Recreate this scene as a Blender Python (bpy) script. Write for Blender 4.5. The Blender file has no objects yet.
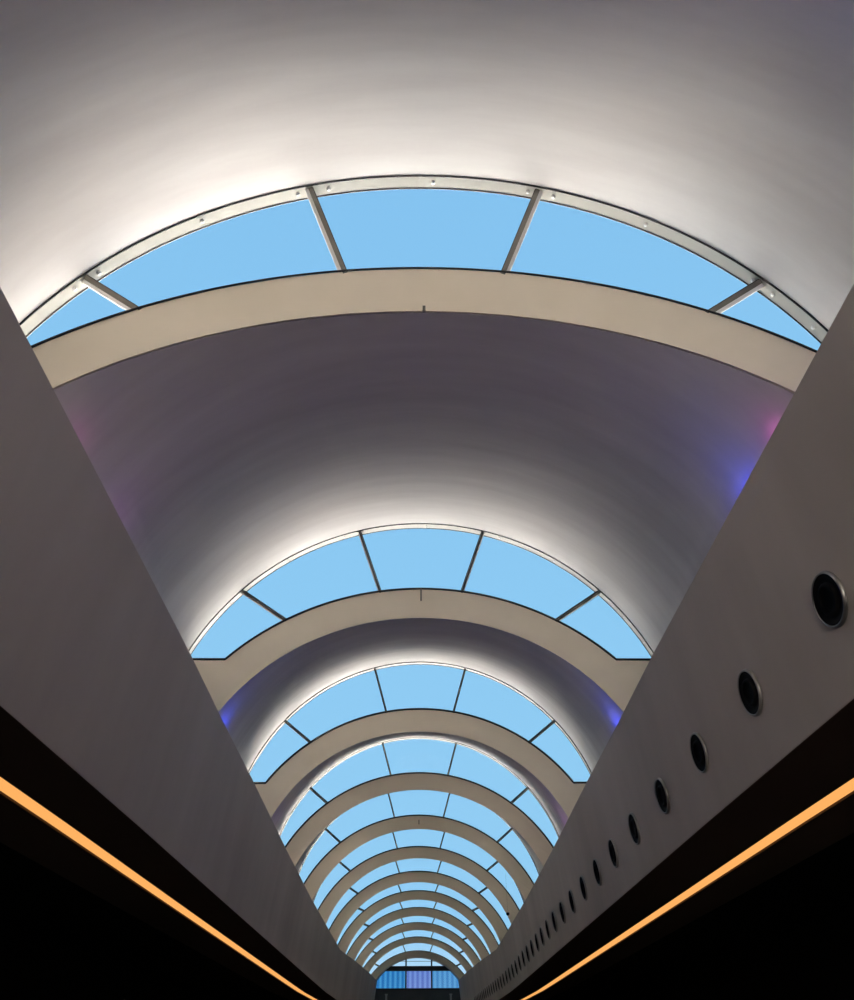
import bpy, math
from mathutils import Matrix, Vector

S = 1.2            # metres per modelling unit
EYE = 1.6          # height of the camera above the floor
scene = bpy.context.scene
col = scene.collection
sin, cos, rad, pi = math.sin, math.cos, math.radians, math.pi


def W(p):
    return (p[0] * S, p[1] * S, p[2] * S + EYE)


# ------------------------------------------------------------------ materials
def new_mat(name):
    m = bpy.data.materials.new(name)
    m.use_nodes = True
    nt = m.node_tree
    nt.nodes.clear()
    out = nt.nodes.new('ShaderNodeOutputMaterial')
    return m, nt, out


def principled(name, base, rough=0.6, metal=0.0, var=None, scale=(1, 1, 1), spec=0.3, bump=0.0, detail=4.0):
    m, nt, out = new_mat(name)
    b = nt.nodes.new('ShaderNodeBsdfPrincipled')
    b.inputs['Roughness'].default_value = rough
    b.inputs['Metallic'].default_value = metal
    b.inputs['Specular IOR Level'].default_value = spec
    b.inputs['Base Color'].default_value = (*base, 1)
    nt.links.new(b.outputs[0], out.inputs[0])
    if var is not None:
        tc = nt.nodes.new('ShaderNodeTexCoord')
        mp = nt.nodes.new('ShaderNodeMapping')
        mp.inputs['Scale'].default_value = scale
        nz = nt.nodes.new('ShaderNodeTexNoise')
        nz.inputs['Scale'].default_value = 1.0
        nz.inputs['Detail'].default_value = detail
        nz.inputs['Roughness'].default_value = 0.6
        cr = nt.nodes.new('ShaderNodeValToRGB')
        cr.color_ramp.elements[0].position = 0.3
        cr.color_ramp.elements[1].position = 0.7
        cr.color_ramp.elements[0].color = (*var, 1)
        cr.color_ramp.elements[1].color = (*base, 1)
        nt.links.new(tc.outputs['Object'], mp.inputs[0])
        nt.links.new(mp.outputs[0], nz.inputs['Vector'])
        nt.links.new(nz.outputs['Fac'], cr.inputs[0])
        nt.links.new(cr.outputs[0], b.inputs['Base Color'])
        if bump:
            bp = nt.nodes.new('ShaderNodeBump')
            bp.inputs['Strength'].default_value = bump
            bp.inputs['Distance'].default_value = 0.02
            nt.links.new(nz.outputs['Fac'], bp.inputs['Height'])
            nt.links.new(bp.outputs[0], b.inputs['Normal'])
    return m


def glass_mat(name, tint, gloss=0.0008, stripes=None):
    m, nt, out = new_mat(name)
    tr = nt.nodes.new('ShaderNodeBsdfTransparent')
    tr.inputs[0].default_value = (*tint, 1)
    gl = nt.nodes.new('ShaderNodeBsdfGlossy')
    gl.inputs['Roughness'].default_value = 0.02
    mx = nt.nodes.new('ShaderNodeMixShader')
    mx.inputs[0].default_value = gloss
    nt.links.new(tr.outputs[0], mx.inputs[1])
    nt.links.new(gl.outputs[0], mx.inputs[2])
    nt.links.new(mx.outputs[0], out.inputs[0])
    if stripes:
        tc = nt.nodes.new('ShaderNodeTexCoord')
        wv = nt.nodes.new('ShaderNodeTexWave')
        wv.bands_direction = 'X'
        wv.inputs['Scale'].default_value = 0.8
        wv.inputs['Distortion'].default_value = 0.0
        cr = nt.nodes.new('ShaderNodeValToRGB')
        cr.color_ramp.elements[0].color = (*stripes, 1)
        cr.color_ramp.elements[1].color = (*tint, 1)
        nt.links.new(tc.outputs['Object'], wv.inputs['Vector'])
        nt.links.new(wv.outputs['Fac'], cr.inputs[0])
        nt.links.new(cr.outputs[0], tr.inputs[0])
    return m


M_PLASTER = principled('white_plaster', (0.86, 0.835, 0.805), 0.85, var=(0.72, 0.685, 0.66), scale=(0.22, 1.5, 0.28), spec=0.15, detail=6.0)
M_BEAM = principled('beige_plaster', (0.80, 0.715, 0.58), 0.8, var=(0.72, 0.64, 0.51), scale=(0.6, 0.6, 0.6), spec=0.15)
M_CONCRETE = principled('grey_concrete', (0.55, 0.49, 0.45), 0.75, var=(0.42, 0.37, 0.34), scale=(0.5, 0.45, 0.12), spec=0.25)
M_SOFFIT = principled('dark_brown_panel', (0.085, 0.055, 0.042), 0.7, var=(0.07, 0.045, 0.034), scale=(1, .2, 1), spec=0.2)
M_BLACK = principled('aisle_shade_black', (0.004, 0.004, 0.004), 0.9, spec=0.05)  # near-black colour puts the shade of the unlit aisles into the surface
M_FLOOR = principled('grey_stone_floor', (0.06, 0.046, 0.036), 0.6, var=(0.05, 0.037, 0.029), scale=(0.8, 0.8, 0.8), spec=0.2)
M_FRAME = principled('pale_painted_steel', (0.50, 0.49, 0.44), 0.45, var=(0.44, 0.43, 0.38), scale=(1, 1, 1), spec=0.4)
M_MULL = principled('satin_aluminium', (0.12, 0.11, 0.09), 0.4, spec=0.5)
M_LIT_SIDE = principled('lit_side_white', (0.80, 0.79, 0.77), 0.4)  # white that paints light onto the outer side of the skylight bars
M_GASKET = principled('black_gasket', (0.018, 0.018, 0.018), 0.6)
M_BOLT = principled('steel_bolt', (0.75, 0.74, 0.72), 0.3, metal=0.8)
M_GLASS = glass_mat('clear_sky_glazing', (0.96, 0.98, 1.0))
M_RING = principled('satin_steel_ring', (0.30, 0.285, 0.27), 0.35, metal=0.8)
M_BOWL = principled('black_nozzle', (0.012, 0.011, 0.011), 0.7, spec=0.03)
M_CORE = principled('black_core', (0.004, 0.004, 0.004), 0.8, spec=0.1)
M_STEEL_DARK = principled('dark_steel', (0.02, 0.022, 0.025), 0.5)
M_POST = principled('pale_grey_paint', (0.42, 0.45, 0.50), 0.5)
M_ENDWALL = principled('slate_wall', (0.10, 0.12, 0.14), 0.8, var=(0.08, 0.095, 0.11), scale=(1, 1, 1))
M_PANE_BLUE = glass_mat('deep_blue_ribbed_glazing', (0.36, 0.63, 0.82), 0.01, (0.19, 0.46, 0.68))
M_PANE_LILAC = glass_mat('lilac_ribbed_glazing', (0.60, 0.64, 0.87), 0.01, (0.46, 0.49, 0.75))
M_PANE_PALE = glass_mat('pale_blue_ribbed_glazing', (0.48, 0.69, 0.85), 0.01, (0.35, 0.57, 0.76))

M_LED, _nt, _out = new_mat('warm_led_diffuser')
_e = _nt.nodes.new('ShaderNodeEmission')
_e.inputs[0].default_value = (1.0, 0.45, 0.125, 1)
_e.inputs[1].default_value = 1.0
_nt.links.new(_e.outputs[0], _out.inputs[0])


# ------------------------------------------------------------------ helpers
def mesh_obj(name, verts, faces, mat, parent=None, smooth=False, kind=None, raw=False):
    me = bpy.data.meshes.new(name)
    me.from_pydata([v if raw else W(v) for v in verts], [], faces)
    me.materials.append(mat)
    if smooth:
        for p in me.polygons:
            p.use_smooth = True
    me.validate()
    import bmesh
    bm = bmesh.new()
    bm.from_mesh(me)
    bmesh.ops.recalc_face_normals(bm, faces=bm.faces)
    bm.to_mesh(me)
    bm.free()
    o = bpy.data.objects.new(name, me)
    col.objects.link(o)
    if parent is not None:
        o.parent = parent
        o.matrix_parent_inverse = parent.matrix_world.inverted()
    if kind:
        o['kind'] = kind
    return o


def empty(name, loc):
    o = bpy.data.objects.new(name, None)
    o.empty_display_size = 0.2
    o.matrix_world = Matrix.Translation(W(loc))
    o.location = W(loc)
    col.objects.link(o)
    return o


def tag(o, label=None, cat=None, group=None, kind=None):
    if label:
        o['label'] = label
    if cat:
        o['category'] = cat
    if group:
        o['group'] = group
    if kind:
        o['kind'] = kind
    return o


def loft(rings, closed_ring=True, caps=True):
    """rings: list of equal-length point lists -> verts, faces"""
    n = len(rings[0])
    v = [p for r in rings for p in r]
    f = []
    for i in range(len(rings) - 1):
        for j in range(n if closed_ring else n - 1):
            k = (j + 1) % n
            f.append((i * n + j, i * n + k, (i + 1) * n + k, (i + 1) * n + j))
    if caps and closed_ring:
        f.append(tuple(range(n)))
        f.append(tuple((len(rings) - 1) * n + j for j in range(n)))
    return v, f


def bar(a, b, w, d, up):
    """box bar from a to b, width w sideways, depth d along 'up' (outward only)"""
    a, b, up = Vector(a), Vector(b), Vector(up)
    ax = (b - a).normalized()
    side = ax.cross(up).normalized()
    out = side.cross(ax).normalized()
    pts = []
    for c in (a, b):
        pts.append([tuple(c + side * sx * w / 2 + out * oy) for sx, oy in ((-1, 0), (1, 0), (1, d), (-1, d))])
    return loft(pts)


def tube(path, r, n=8):
    rings = []
    P = [Vector(p) for p in path]
    for i, p in enumerate(P):
        t = (P[min(i + 1, len(P) - 1)] - P[max(i - 1, 0)]).normalized()
        s = t.cross(Vector((0.123, 0.9, 0.41))).normalized()
        u = s.cross(t)
        rings.append([tuple(p + s * r * cos(2 * pi * k / n) + u * r * sin(2 * pi * k / n)) for k in range(n)])
    return loft(rings)


def lerp(a, b, t):
    return a + (b - a) * t


def profile(tab, y):
    if y <= tab[0][0]:
        return tab[0][1]
    for (y0, z0), (y1, z1) in zip(tab, tab[1:]):
        if y <= y1:
            return lerp(z0, z1, (y - y0) / (y1 - y0))
    return tab[-1][1]


# ------------------------------------------------------------------ the vault
RH, ZH = 4.0, 3.785           # high arch at the end of every shell
RT, ZT, TT = 3.85, 3.033, 0.355   # top edge of the arched beam (leans back)
RB, ZB, TB = 3.30, 3.105, 0.454   # lower edge of the arched beam
LEDGE = 3.2
YG_ = 61.38
YT = [-2.9, 4.13, 11.09, 16.92, 21.83, 26.53, 31.23, 35.93, 40.63, 45.33, 50.03, 54.73, 59.43]
YH = [None, 4.99, 11.72, 17.61, 22.85] + [y + 0.92 for y in YT[5:]]
DH = [0, 0, 0, 0, -.02, -.05, -.10, -.22, -.36, -.44, -.54, -.74, -1.0]
DZ = [0, 0, 0, 0, -.04, -.05, -.04, -.05, -.04, -.08, -.17, -.35, -.62]
HS = [1 + (h - z) / 4.0 for h, z in zip(DH, DZ)]      # far arches are a little flatter
SC = [.7, .36, .36, .1] + [0] * 9
DB = [0, 0, 0, 0, .07, .095, .105, .09, .12, .11, .12, .17, .155]
SILL = [5.3, 4.7, 5.29, 4.98, 4.35] + [4.2] * 8
ORD = ['', 'first', 'second', 'third', 'fourth', 'fifth', 'sixth', 'seventh', 'eighth', 'ninth', 'tenth', 'eleventh', 'twelfth']


def rt(k):
    return RT + (.10 if k >= 4 else 0)


def rb(k):
    return RB + (.14 if k >= 4 else 0)


def zt_(k):
    return ZT + DZ[k] - (rt(k) - RT)


def zb_(k):
    return ZB + DZ[k] + DB[k] - (rb(k) - RB)


def Tpt(k, a):
    r = rt(k)
    return (r * sin(a), YT[k] + TT * (zt_(k) + r * cos(a) - ZT - DZ[k]), zt_(k) + r * cos(a))


def Bpt(k, a, dr=0.0, dy=0.0):
    r = rb(k) + dr
    return (r * sin(a), YT[k] + 0.025 + TB * rb(k) * cos(a) + dy, zb_(k) + r * cos(a))


def Hpt(k, a, dr=0.0, dy=0.0):
    r = RH + dr
    return (r * (.965 if k > 10 else 1.0) * sin(a), YH[k] + dy, ZH + DZ[k] + r * HS[k] * cos(a))


def plane_y(k, z):
    return YT[k] + TT * (z - ZT - DZ[k])


def t_spring(k):
    return math.acos((SILL[k] - zt_(k)) / rt(k))


def h_spring(k):
    return math.acos((SILL[k] - ZH - DZ[k]) / (RH * HS[k]))


def make_beam(k):
    N = 100
    aS = t_spring(k)
    aB = math.acos((LEDGE - zb_(k)) / rb(k))
    xo = 4.18

    def outer(f):
        s = 1 if f >= 0 else -1
        f = abs(f)
        if f <= .62:
            return Tpt(k, s * aS * f / .62)
        if f <= .8:
            p = Tpt(k, aS)
            x = lerp(p[0], xo, (f - .62) / .18)
            return (s * x, p[1], p[2])
        z = lerp(SILL[k], LEDGE, (f - .8) / .2)
        return (s * xo, plane_y(k, z), z)
    th = 0.14
    rings = []
    for i in range(-N, N + 1):
        f = i / N
        o_, b_ = outer(f), Bpt(k, f * aB)
        if abs(f) <= .62:
            m_ = tuple(lerp(b_[c], o_[c], .96) for c in range(3))
        else:
            m_ = Tpt(k, (1 if f > 0 else -1) * lerp(aS, pi * .48, (abs(f) - .62) / .38))
            m_ = tuple(lerp(b_[c], m_[c], .96) for c in range(3))
        rings.append([b_, m_, o_, (o_[0], o_[1] + th, o_[2]), Bpt(k, f * aB, 0.03, 0.05)])
    v, f = loft(rings)
    o = mesh_obj('arched_beam', v, f, M_BEAM)
    return o


def make_shell(k):
    """shell k runs from beam k to the high arch of window k+1"""
    NA, NV = 96, 20
    aB = math.acos((LEDGE - zb_(k)) / rb(k))
    if k < 12:
        aH = math.acos(max(-1, (LEDGE - ZH - DZ[k + 1]) / (RH * HS[k + 1])))
    v0 = .48 if k == 0 else .15
    inner = []
    for i in range(-NA, NA + 1):
        f = i / NA
        b = Bpt(k, f * aB, 0.006, 0.03)
        t = Bpt(k, f * aB, 0.40 - DB[k] if k < 12 else .22, 0.14)
        if k < 12:
            h = Hpt(k + 1, f * aH)
            ho = Hpt(k + 1, f * aH, 0.07)
            y = h[1]
            if h[2] < SILL[k + 1]:
                y = max(y, plane_y(k + 1, h[2]) + 0.06)
            h = (h[0], y, h[2])
            ho = (ho[0], y, ho[2])
        else:
            h = (b[0], YG_, b[2])
            ho = (t[0], YG_, t[2])
        ri, ro = [], []
        for j in range(NV + 1):
            v = j / NV
            w_ = min(1, max(0, (v - v0) / (1 - v0)))
            q = lerp(v, w_ * w_ * (3 - 2 * w_), SC[k])      # the underside sweeps up in a soft S
            ri.append((lerp(b[0], h[0], q), lerp(b[1], h[1], v), lerp(b[2], h[2], q)))
            ro.append((lerp(t[0], ho[0], v), lerp(t[1], ho[1], v), lerp(t[2], ho[2], v)))
        rings = ri + ro[::-1]
        inner.append(rings)
    v, f = loft(inner)
    return mesh_obj('ceiling', v, f, M_PLASTER, smooth=False, kind='structure')


def smooth_by_angle(o, ang=30):
    for p in o.data.polygons:
        p.use_smooth = True
    o.data.set_sharp_from_angle(angle=rad(ang))


for k in range(0, 13):
    s_ = make_shell(k)
    smooth_by_angle(s_)
    if k >= 1:
        tag(s_, 'curved white vault shell rising behind the %s arched beam counted from the camera' % ORD[k])
    else:
        tag(s_, 'large curved white vault shell overhead, in front of the nearest skylight')

for k in range(1, 13):
    b_ = make_beam(k)
    smooth_by_angle(b_)
    tag(b_, {1: 'wide beige arched beam under the largest skylight, nearest the camera',
             12: 'smallest beige arched beam, farthest away, framing the end window'}.get(
        k, 'beige arched beam, %s from the camera, below the %s skylight' % (ORD[k], ORD[k])),
        'beam', 'beige arched beams across the vault')
    if k in (1, 2, 5):
        # small bracket hanging at the crown of the beam face
        p, q = Vector(Tpt(k, 0)), Vector(Bpt(k, 0))
        t0, t1 = {1: (.93, 1.03), 2: (.0, .42), 5: (.3, .62)}[k]
        a0, a1 = p.lerp(q, t0), p.lerp(q, t1)
        v, f = bar(a0, a1, 0.03, 0.05, (0, -1, 0.3))
        mesh_obj('bracket', v, f, M_MULL, b_)


MUL = {1: (17.6, 54.0, 12.4, 44.0), 2: (15.7, 48.3, 10.7, 36.2), 3: (15.6, 50.0, 11.9, 40.0)}


def make_window(k):
    root = empty('window_%d' % k, (0, YT[k], SILL[k]))
    root['kind'] = 'structure'
    tag(root, {1: 'largest arched skylight, nearest the camera, blue sky behind five panes',
               12: 'smallest arched skylight strip, just before the end window'}.get(
        k, 'crescent skylight with blue sky, %s from the camera' % ORD[k]))
    aTs, aHs = t_spring(k), h_spring(k)
    w = 0.15
    # curved head frame
    n = 120
    rings = []
    for i in range(-n, n + 1):
        a = aHs * i / n
        rings.append([Hpt(k, a, 0.0, 0.012), Hpt(k, a, 0.0, w), Hpt(k, a, 0.05, w), Hpt(k, a, 0.05, 0.012)])
    v, f = loft(rings)
    fr = mesh_obj('head_frame', v, f, M_FRAME, root)
    smooth_by_angle(fr)
    # dark gaskets: shell edge, head of glass, foot of glass
    g = 0.011 if k < 3 else 0.016
    path = [Hpt(k, aHs * i / n, -0.004, 0.0) for i in range(-n, n + 1)]
    v, f = tube(path, g, 6)
    mesh_obj('edge_gasket', v, f, M_GASKET, root, True)
    path = [Hpt(k, aHs * i / n, 0.004, w) for i in range(-n, n + 1)]
    v, f = tube(path, 0.012, 6)
    mesh_obj('head_gasket', v, f, M_GASKET, root, True)
    path = [Tpt(k, aTs * i / n) for i in range(-n, n + 1)]
    e = Tpt(k, aTs)
    path = [(-4.1, e[1], e[2])] + path + [(4.1, e[1], e[2])]
    path = [(p[0], p[1] - 0.01, p[2] + 0.005) for p in path]
    v, f = tube(path, 0.012 if k < 2 else 0.018 if k < 3 else 0.022, 6)
    mesh_obj('foot_gasket', v, f, M_GASKET, root, True)
    # mullions and panes
    mh1, mh2, mt1, mt2 = [rad(x) for x in MUL.get(k, MUL[3])]
    H_ = [-aHs, -mh2, -mh1, mh1, mh2, aHs]
    T_ = [-aTs, -mt2, -mt1, mt1, mt2, aTs]
    for i in range(1, 5):
        a = Hpt(k, H_[i], -0.01, 0.02)
        b = Tpt(k, T_[i])
        b = (b[0], b[1] - 0.0, b[2] - 0.02)
        upv = (0.35 * sin(H_[i]), 0.75, 0.66)
        v, f = bar(a, b, 0.045 if k < 2 else 0.03 if k < 3 else 0.032, 0.15, upv)
        m_ = mesh_obj('mullion', v, f, M_MULL, root)
        va, vb = Vector(a), Vector(b)
        sd = (vb - va).cross(Vector(upv)).normalized()
        for sg in (-1, 1):
            outward = (sd.x * sg) * a[0] > 0
            if k >= 3 and outward:
                continue
            off = sd * sg * ((0.040 if outward else .027) if k < 2 else 0.024)
            nv = sd.cross(vb - va).normalized()
            v, f = bar(tuple(va + off + nv * 0.012), tuple(vb + off + nv * 0.012), (0.036 if k < 2 else 0.018) if outward else 0.010, 0.10, upv)
            mesh_obj('side_strip', v, f, M_LIT_SIDE if outward else M_GASKET, m_)  # outer strip paints the bar's lit side white; inner one is black gasket
    for i in range(5):
        nn = 24
        rings = []
        for j in range(nn + 1):
            u = j / nn
            h = Vector(Hpt(k, lerp(H_[i], H_[i + 1], u), 0.01, w - 0.02))
            t = Vector(Tpt(k, lerp(T_[i], T_[i + 1], u))) + Vector((0, 0.03, -0.01))
            o_ = Vector((0, 0.012, 0.012))
            rings.append([tuple(h), tuple(t), tuple(t + o_), tuple(h + o_)])
        v, f = loft(rings)
        mesh_obj('glass_pane', v, f, M_GLASS, root, False)
    if k <= 2:
        for ang in (-56.0, -51.8, -34.7, -19.6, -14.8, 1.4, 16.1, 20.1, 34.8, 52.8, 56.3, 63.8):
            a = rad(ang)
            c = Vector(Hpt(k, a, 0.0, 0.075))
            inw = Vector((-sin(a), 0, -cos(a)))
            t1 = Vector((0, 1, 0))
            t2 = inw.cross(t1)
            rr = 0.022 if k == 1 else 0.014
            rings = []
            for (q, hh) in ((1, -0.004), (1, 0.008), (.75, 0.018), (.3, 0.022)):
                rings.append([tuple(c + inw * hh + (t1 * cos(2 * pi * j / 10) + t2 * sin(2 * pi * j / 10)) * rr * q) for j in range(10)])
            v, f = loft(rings)
            mesh_obj('bolt', v, f, M_BOLT, fr)
    return root


for k in range(1, 13):
    make_window(k)

# ------------------------------------------------------------------ long walls
TOP = [(-20, 4.13), (3.4, 4.09), (8.8, 4.00), (11, 3.92), (13.4, 3.86), (18, 3.70), (23, 3.57), (28, 3.50), (33, 3.44),
       (36.5, 3.60), (41, 3.82), (51, 4.24), (67, 4.78)]
BOT = [(-20, 2.10), (8, 2.09), (13, 2.06), (30, 1.97), (36, 2.02), (45, 2.2), (67, 2.5)]
YS = [-20, -12, -8, -4, 0, 3.4, 6, 8.8, 11, 13.4, 16, 18, 20.5, 23, 25.5, 28, 30.5, 33, 34, 35, 36.5, 38.5, 41, 46, 51, 58, 61.35]


def wall_x(z):
    return 2.745 + 0.13 * (4.04 - z)


for s, nm, lx in ((-1, 'left', 3.82), (1, 'right', 3.95)):
    rings = []
    for y in YS:
        zt, zb = profile(TOP, y), profile(BOT, y)
        rings.append([(s * wall_x(zb), y, zb), (s * wall_x(zt), y, zt), (s * (wall_x(zt) + .03), y, zt + 0.012),
                      (s * (wall_x(zt) + .26), y, zt + 0.012),
                      (s * 3.05, y, LEDGE - .02), (s * 7.0, y, LEDGE - .02), (s * 7.0, y, zb + .12), (s * (wall_x(zb) + .1), y, zb + .12),
                      (s * (wall_x(zb) + .04), y, zb)])
    v, f = loft(rings)
    o = mesh_obj('wall_%s' % nm, v, f, M_CONCRETE, kind='structure')
    tag(o, 'grey concrete parapet wall leaning inward along the %s side' % nm)
    # dark soffit panels either side of the light slot
    for (x0, x1, ti) in ((None, lx - .11, 1), (lx + .11, 4.75, 3)):
        rings = []
        for y in YS:
            zb = profile(BOT, y)
            xa = wall_x(zb) + .006 if x0 is None else x0
            rings.append([(s * xa, y, zb - .004), (s * x1, y, zb - .004), (s * x1, y, zb + .10), (s * xa, y, zb + .10)])
        v, f = loft(rings)
        o = mesh_obj('trim_%d' % (ti + (s > 0)), v, f, M_SOFFIT, kind='structure')
        tag(o, 'dark brown soffit panel %s the orange light strip on the %s' % ('between wall edge and' if ti == 1 else 'outside', nm))
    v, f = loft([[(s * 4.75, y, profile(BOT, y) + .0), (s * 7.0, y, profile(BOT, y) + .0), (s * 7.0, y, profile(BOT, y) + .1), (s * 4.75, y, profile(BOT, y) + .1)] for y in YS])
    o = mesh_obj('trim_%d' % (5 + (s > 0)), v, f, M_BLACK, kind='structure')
    tag(o, 'unlit aisle ceiling coloured black for its shade on the %s' % nm)
    # light strip: diffuser set in a slim channel
    root = empty('light_strip', (s * lx, 10, profile(BOT, 10)))
    tag(root, 'long glowing orange light strip recessed in the dark soffit on the %s' % nm, 'light strip', 'orange light strips under the walls')
    d_, c_ = [], []
    for y in YS[:-1] + [61.2]:
        zb = profile(BOT, y)
        d_.append([(s * (lx + dx), y, zb + dz) for dx, dz in ((-.10, .012), (.10, .012), (.10, .045), (-.10, .045))])
        c_.append([(s * (lx + dx), y, zb + dz) for dx, dz in ((-.11, .05), (.11, .05), (.11, .11), (-.11, .11))])
    v, f = loft(d_)
    mesh_obj('diffuser', v, f, M_LED, root)
    v, f = loft(c_)
    mesh_obj('channel', v, f, M_STEEL_DARK, root)
    # side aisle wall, its shade put into a near-black colour
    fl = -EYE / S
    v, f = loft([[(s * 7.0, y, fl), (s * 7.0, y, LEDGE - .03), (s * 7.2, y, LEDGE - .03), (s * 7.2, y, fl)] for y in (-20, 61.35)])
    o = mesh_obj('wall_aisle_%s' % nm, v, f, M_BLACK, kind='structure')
    tag(o, 'aisle wall coloured black for its shade below the %s light strip' % nm)

fl = -EYE / S
v, f = loft([[(-7.2, y, fl - .15), (7.2, y, fl - .15), (7.2, y, fl), (-7.2, y, fl)] for y in (-20, 61.7)])
tag(mesh_obj('floor', v, f, M_FLOOR, kind='structure'), 'grey stone floor of the hall')
# glazed facade closing the hall behind the viewer
root = empty('window_14', (0, -20, fl))
root['kind'] = 'structure'
tag(root, 'tall glazed end facade of the hall behind the viewer')
for x in (-2.9, -1.45, 0, 1.45, 2.9):
    v, f = loft([[(x - .05, y, fl), (x + .05, y, fl), (x + .05, y, 6.4), (x - .05, y, 6.4)] for y in (-20.1, -19.95)])
    mesh_obj('mullion', v, f, M_STEEL_DARK, root)
for z in (1.2, 3.8):
    v, f = loft([[(-3.2, y, z - .05), (3.2, y, z - .05), (3.2, y, z + .05), (-3.2, y, z + .05)] for y in (-20.12, -19.97)])
    mesh_obj('transom', v, f, M_STEEL_DARK, root)
v, f = loft([[(-3.2, y, fl), (3.2, y, fl), (3.2, y, 6.4), (-3.2, y, 6.4)] for y in (-20.05, -20.03)])
mesh_obj('glass_pane', v, f, M_GLASS, root)
# near end of the vault carried back over the viewer
NA = 64
aB = math.acos((LEDGE - ZB) / RB)
rings = []
for i in range(-NA, NA + 1):
    b = Bpt(0, i / NA * aB, 0.015, 0.0)
    t = Bpt(0, i / NA * aB, 0.52, 0.12)
    rings.append([(b[0], -20.0, b[2]), (b[0], b[1] + .1, b[2]), (t[0], t[1], t[2]), (t[0], -20.0, t[2])])
v, f = loft(rings)
o = mesh_obj('ceiling', v, f, M_PLASTER, kind='structure')
smooth_by_angle(o)

# ------------------------------------------------------------------ air nozzles in the right wall
PY = [5.08, 6.78, 8.38, 9.95, 11.50, 12.95, 14.30, 15.65, 16.97, 18.22, 19.40, 20.50, 21.55, 22.55]
while PY[-1] < 47:
    PY.append(PY[-1] + 1.05)
PZ = [(5, 2.73), (10, 2.66), (15, 2.595), (20, 2.54), (28, 2.42), (33, 2.42), (40, 2.56), (48, 2.68)]
nrm = Vector((-1, 0, -0.13)).normalized()
tY = Vector((0, 1, 0))
tU = nrm.cross(tY)
if tU.z < 0:
    tU = -tU
nmat = Matrix((tY, tU, nrm)).transposed().to_4x4()


def lathe(prof, n=40):
    rings = [[(r * cos(2 * pi * j / n) * S, r * sin(2 * pi * j / n) * S, h * S) for j in range(n)] for r, h in prof]
    return loft(rings, caps=False)


def lathe_obj(name, prof, mat, parent, n=40):
    v, f = lathe(prof, n)
    return mesh_obj(name, v, f, mat, parent, True, raw=True)


TEENS = ['thirteenth', 'fourteenth', 'fifteenth', 'sixteenth', 'seventeenth', 'eighteenth', 'nineteenth']
TENS = ['', '', 'twenty', 'thirty', 'forty']
proto_parts = None
for i, y in enumerate(PY):
    z = profile(PZ, y)
    o = bpy.data.objects.new('air_nozzle', None)
    o.empty_display_size = 0.1
    o.matrix_world = Matrix.Translation(W((wall_x(z) - .002, y, z))) @ nmat
    col.objects.link(o)
    if i == 0:
        lab = 'largest round black air nozzle with steel rim, nearest on the right wall'
    elif i < 12:
        lab = 'round black air nozzle with steel rim, %s from the camera on the right wall' % ORD[i + 1]
    elif i == len(PY) - 1:
        lab = 'farthest tiny round air nozzle in the row on the right wall'
    else:
        n_ = i + 1
        w_ = TENS[n_ // 10] + ('-' + ORD[n_ % 10] if n_ % 10 else '') if n_ >= 20 else TEENS[n_ - 13]
        if n_ % 10 == 0:
            w_ = {20: 'twentieth', 30: 'thirtieth', 40: 'fortieth'}[n_]
        lab = 'small distant round air nozzle, %s from the camera along the right wall' % w_
    tag(o, lab, 'air vent', 'air nozzles along the right wall')
    if proto_parts is None:
        bpy.context.view_layer.update()
        ring = [(.186, .0), (.207, .0), (.209, .010), (.206, .018), (.201, .026), (.195, .029), (.189, .026), (.186, .018), (.186, .0)]
        bowl = [(.187, .022), (.172, .020), (.150, .010), (.128, .006), (.122, .010), (.118, .026), (.106, .032), (.096, .030)]
        core = [(.098, .030), (.09, .016), (.06, .008), (.02, .005), (.001, .005)]
        parts = []
        for nm, pr, mt in (('rim', ring, M_RING), ('bowl', bowl, M_BOWL), ('core', core, M_CORE)):
            c = lathe_obj(nm, pr, mt, None)
            parts.append(c)
        for c in parts:
            c.parent = o
        parts[0]['label'] = 'satin steel rim'
        proto_parts = parts
    else:
        for c in proto_parts:
            d = c.copy()
            col.objects.link(d)
            d.parent = o

# ------------------------------------------------------------------ small dome camera hung near the right wall
DX, DY, DZc = 3.0, 30.0, 4.17
droot = empty('dome_camera', (DX, DY, DZc))
tag(droot, 'tiny black dome camera hanging against the sky by the right wall', 'camera')
prof = [(.001, -.055), (.03, -.048), (.048, -.028), (.056, 0), (.056, .025), (.045, .04), (.001, .043)]
v, f = loft([[(DX + r * cos(2 * pi * j / 20), DY + r * sin(2 * pi * j / 20), DZc + h) for j in range(20)] for r, h in prof])
mesh_obj('dome', v, f, M_CORE, droot, True)
v, f = tube([(DX, DY, DZc + .04), (DX, DY, 5.42)], .002, 6)
mesh_obj('stem', v, f, M_CORE, droot)

# ------------------------------------------------------------------ the far end
YG = 61.4
CX = 0.075


def box(x0, x1, y0, y1, z0, z1):
    return loft([[(x0, y, z0), (x1, y, z0), (x1, y, z1), (x0, y, z1)] for y in (y0, y1)])


v, f = box(-7.2, 7.2, YG, YG + .3, fl, 4.125)
tag(mesh_obj('wall_end', v, f, M_ENDWALL, kind='structure'), 'dark slate end wall below the end window')
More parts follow.
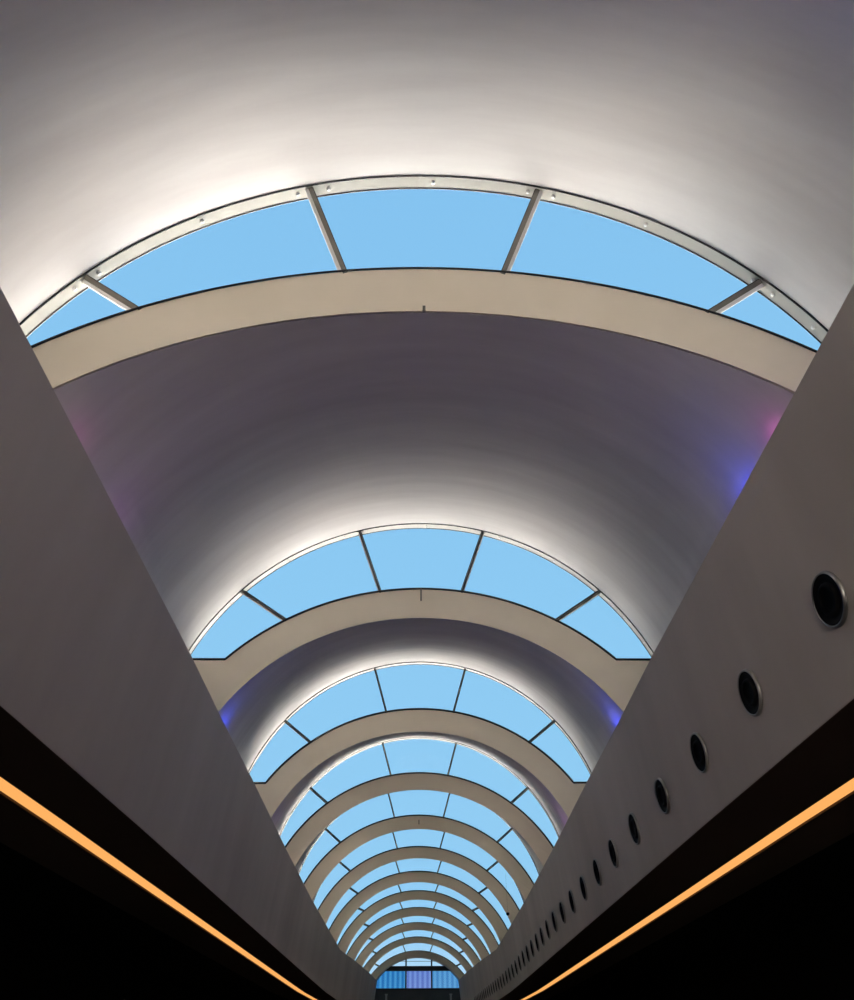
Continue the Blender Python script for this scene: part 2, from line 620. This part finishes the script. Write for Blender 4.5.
# arched gable wall around the glazing
rings = []
for i in range(-60, 61):
    a = i / 60 * rad(98)
    c = (0, zb_(12))
    p = (rb(12) - .02) * sin(a), c[1] + (rb(12) - .02) * cos(a)
    q = (rb(12) + .22) * sin(a), c[1] + (rb(12) + .22) * cos(a)
    rings.append([(p[0], YG - .05, p[1]), (q[0], YG - .05, q[1]), (q[0], YG + .3, q[1]), (p[0], YG + .3, p[1])])
v, f = loft(rings)
o = mesh_obj('wall_gable', v, f, M_PLASTER, kind='structure')
tag(o, 'pale arched gable wall round the end window')
root = empty('window_13', (CX, YG, 4.3))
root['kind'] = 'structure'
tag(root, 'small end window with blue and lilac ribbed panes at the far end')
ZC = zb_(12)
RG = rb(12) - .01


def half_w(z):
    return math.sqrt(max(0.0, RG * RG - (z - ZC) ** 2))


def bar_h(name, y0, y1, z0, z1, m):
    a, b = half_w(z0), half_w(z1)
    v, f = loft([[(-a, y, z0), (a, y, z0), (b, y, z1), (-b, y, z1)] for y in (y0, y1)])
    return mesh_obj(name, v, f, m, root)


def arch_pane(name, x0, x1, z0, z1, m):
    h0 = half_w(z0)
    x0, x1 = max(x0, -h0), min(x1, h0)
    n = 16
    rings = []
    for i in range(n + 1):
        x = lerp(x0, x1, i / n)
        top = max(z0 + .002, min(z1, ZC + math.sqrt(max(0.0, RG * RG - x * x))))
        rings.append([(x, YG, z0), (x, YG, top), (x, YG + .03, top), (x, YG + .03, z0)])
    v, f = loft(rings)
    return mesh_obj(name, v, f, m, root)


bar_h('transom', YG - .12, YG + .1, 5.15, 5.43, M_STEEL_DARK)
bar_h('sill', YG - .06, YG + .1, 4.09, 4.17, M_STEEL_DARK)
bar_h('glazing_bar', YG - .03, YG + .05, 5.70, 5.72, M_MULL)
for x in (CX - .853, CX + .853):
    v, f = box(x - .05, x + .05, YG - .08, YG + .1, 4.12, ZC + math.sqrt(RG * RG - x * x))
    mesh_obj('mullion', v, f, M_STEEL_DARK, root)
for (x0, x1, m) in ((-3.1, CX - .90, M_PANE_BLUE), (CX - .80, CX + .80, M_PANE_LILAC), (CX + .90, 3.1, M_PANE_PALE)):
    arch_pane('ribbed_pane', x0, x1, 4.17, 5.15, m)
    arch_pane('upper_pane', x0, x1, 5.43, 6.1, M_GLASS)
for x, nm in ((-2.03, 'left'), (2.15, 'right')):
    r = empty('post', (x, YG - .6, fl))
    tag(r, 'slim pale grey post standing before the dark end wall on the %s' % nm, 'post', 'posts at the far end')
    v, f = box(x - .06, x + .06, YG - .66, YG - .54, fl, 3.76)
    mesh_obj('shaft', v, f, M_POST, r)
    v, f = box(x - .09, x + .09, YG - .69, YG - .51, 3.76, 3.82)
    mesh_obj('cap', v, f, M_POST, r)


# ------------------------------------------------------------------ coloured uplights on the ledges behind the walls
def uplight(x, y, z, color, power, r=0.12):
    l = bpy.data.lights.new('uplight', 'POINT')
    l.color = color
    l.energy = power
    l.shadow_soft_size = r
    o = bpy.data.objects.new('uplight', l)
    o.location = W((x, y, z))
    col.objects.link(o)


MAG, VIO, BLU = (1.0, 0.12, 0.75), (0.6, 0.16, 0.85), (0.05, 0.08, 1.0)
uplight(3.0, 5.3, 4.36, MAG, 1.1, .1)
uplight(3.02, 6.2, 4.25, BLU, 9)
uplight(-3.0, 5.45, 4.30, MAG, .8, .1)
uplight(-3.05, 6.9, 4.2, VIO, 2.5)
uplight(2.98, 12.3, 4.22, BLU, 8)
uplight(-2.98, 12.3, 4.22, BLU, 6)
uplight(3.0, 18.6, 4.0, VIO, 5)
uplight(-3.0, 18.6, 4.0, VIO, 2)
uplight(3.2, 2.0, 4.3, BLU, 14)

# ------------------------------------------------------------------ sky and sun
world = bpy.data.worlds.new('sky')
scene.world = world
world.use_nodes = True
nt = world.node_tree
nt.nodes.clear()
out = nt.nodes.new('ShaderNodeOutputWorld')
bg = nt.nodes.new('ShaderNodeBackground')
tc = nt.nodes.new('ShaderNodeTexCoord')
sp = nt.nodes.new('ShaderNodeSeparateXYZ')
cr = nt.nodes.new('ShaderNodeValToRGB')
nt.links.new(tc.outputs['Generated'], sp.inputs[0])
nt.links.new(sp.outputs['Z'], cr.inputs[0])
# bright hazy glow of the sky around the sun, behind the viewer
dt = nt.nodes.new('ShaderNodeVectorMath')
dt.operation = 'DOT_PRODUCT'
dt.inputs[1].default_value = Vector((-0.1, -1.0, 0.22)).normalized()
nt.links.new(tc.outputs['Generated'], dt.inputs[0])
mp = nt.nodes.new('ShaderNodeMapRange')
mp.interpolation_type = 'SMOOTHSTEP'
mp.inputs['From Min'].default_value = 0.55
mp.inputs['From Max'].default_value = 1.0
mp.inputs['To Min'].default_value = 0.0
mp.inputs['To Max'].default_value = 10.0
nt.links.new(dt.outputs['Value'], mp.inputs['Value'])
gl = nt.nodes.new('ShaderNodeVectorMath')
gl.operation = 'SCALE'
gl.inputs[0].default_value = (1.0, 0.92, 0.80)
nt.links.new(mp.outputs[0], gl.inputs['Scale'])
ad = nt.nodes.new('ShaderNodeVectorMath')
ad.operation = 'ADD'
nt.links.new(cr.outputs[0], ad.inputs[0])
nt.links.new(gl.outputs[0], ad.inputs[1])
nt.links.new(ad.outputs[0], bg.inputs[0])
nt.links.new(bg.outputs[0], out.inputs[0])
el = cr.color_ramp.elements
el[0].position = 0.0
el[0].color = (0.42, 0.40, 0.36, 1)
el[1].position = 1.0
el[1].color = (0.24, 0.55, 0.86, 1)
for pos, c in ((0.03, (0.75, 0.86, 0.95)), (0.075, (0.50, 0.74, 0.93)), (0.12, (0.32, 0.64, 0.90)), (0.45, (0.29, 0.615, 0.895))):
    e = el.new(pos)
    e.color = (*c, 1)

sun = bpy.data.lights.new('sun', 'SUN')
sun.energy = 430.0
sun.color = (1.0, 0.945, 0.87)
sun.angle = rad(3)
so = bpy.data.objects.new('sun', sun)
col.objects.link(so)
sd = Vector((0.45, 1.0, -0.95)).normalized()     # direction the light travels
so.rotation_euler = sd.to_track_quat('-Z', 'Y').to_euler()
so.location = (0, -20, 40)

# ------------------------------------------------------------------ camera
F_PX = 800.0
pitch = math.atan(566.0 / F_PX)
yaw, roll = 0.0135, -0.005
c_, s_ = cos(pitch), sin(pitch)


def cam_dir(u, v, w):
    uu = u * cos(roll) - v * sin(roll)
    vv = u * sin(roll) + v * cos(roll)
    dy, dz = w * c_ - vv * s_, w * s_ + vv * c_
    return Vector((uu * cos(yaw) + dy * sin(yaw), dy * cos(yaw) - uu * sin(yaw), dz))


v_rt, v_up, v_fw = cam_dir(1, 0, 0), cam_dir(0, 1, 0), cam_dir(0, 0, 1)
cam = bpy.data.cameras.new('camera')
co = bpy.data.objects.new('camera', cam)
col.objects.link(co)
mw = Matrix((v_rt, v_up, -v_fw)).transposed().to_4x4()
mw.translation = Vector(W((-0.055, 0, 0)))
co.matrix_world = mw
cam.sensor_fit = 'VERTICAL'
cam.sensor_height = 24.0
cam.sensor_width = 24.0 * 0.854
cam.lens = F_PX / 1000.0 * 24.0
cam.clip_start = 0.05
cam.clip_end = 500
scene.camera = co

vs = scene.view_settings
vs.view_transform = 'Standard'
vs.look = 'None'
vs.exposure = 0.0
vs.gamma = 1.0
vs.use_curve_mapping = False
try:
    scene.cycles.use_denoising = True
    scene.cycles.max_bounces = 12
    scene.cycles.diffuse_bounces = 6
    scene.cycles.transparent_max_bounces = 64
    scene.cycles.sample_clamp_indirect = 10.0
except Exception:
    pass
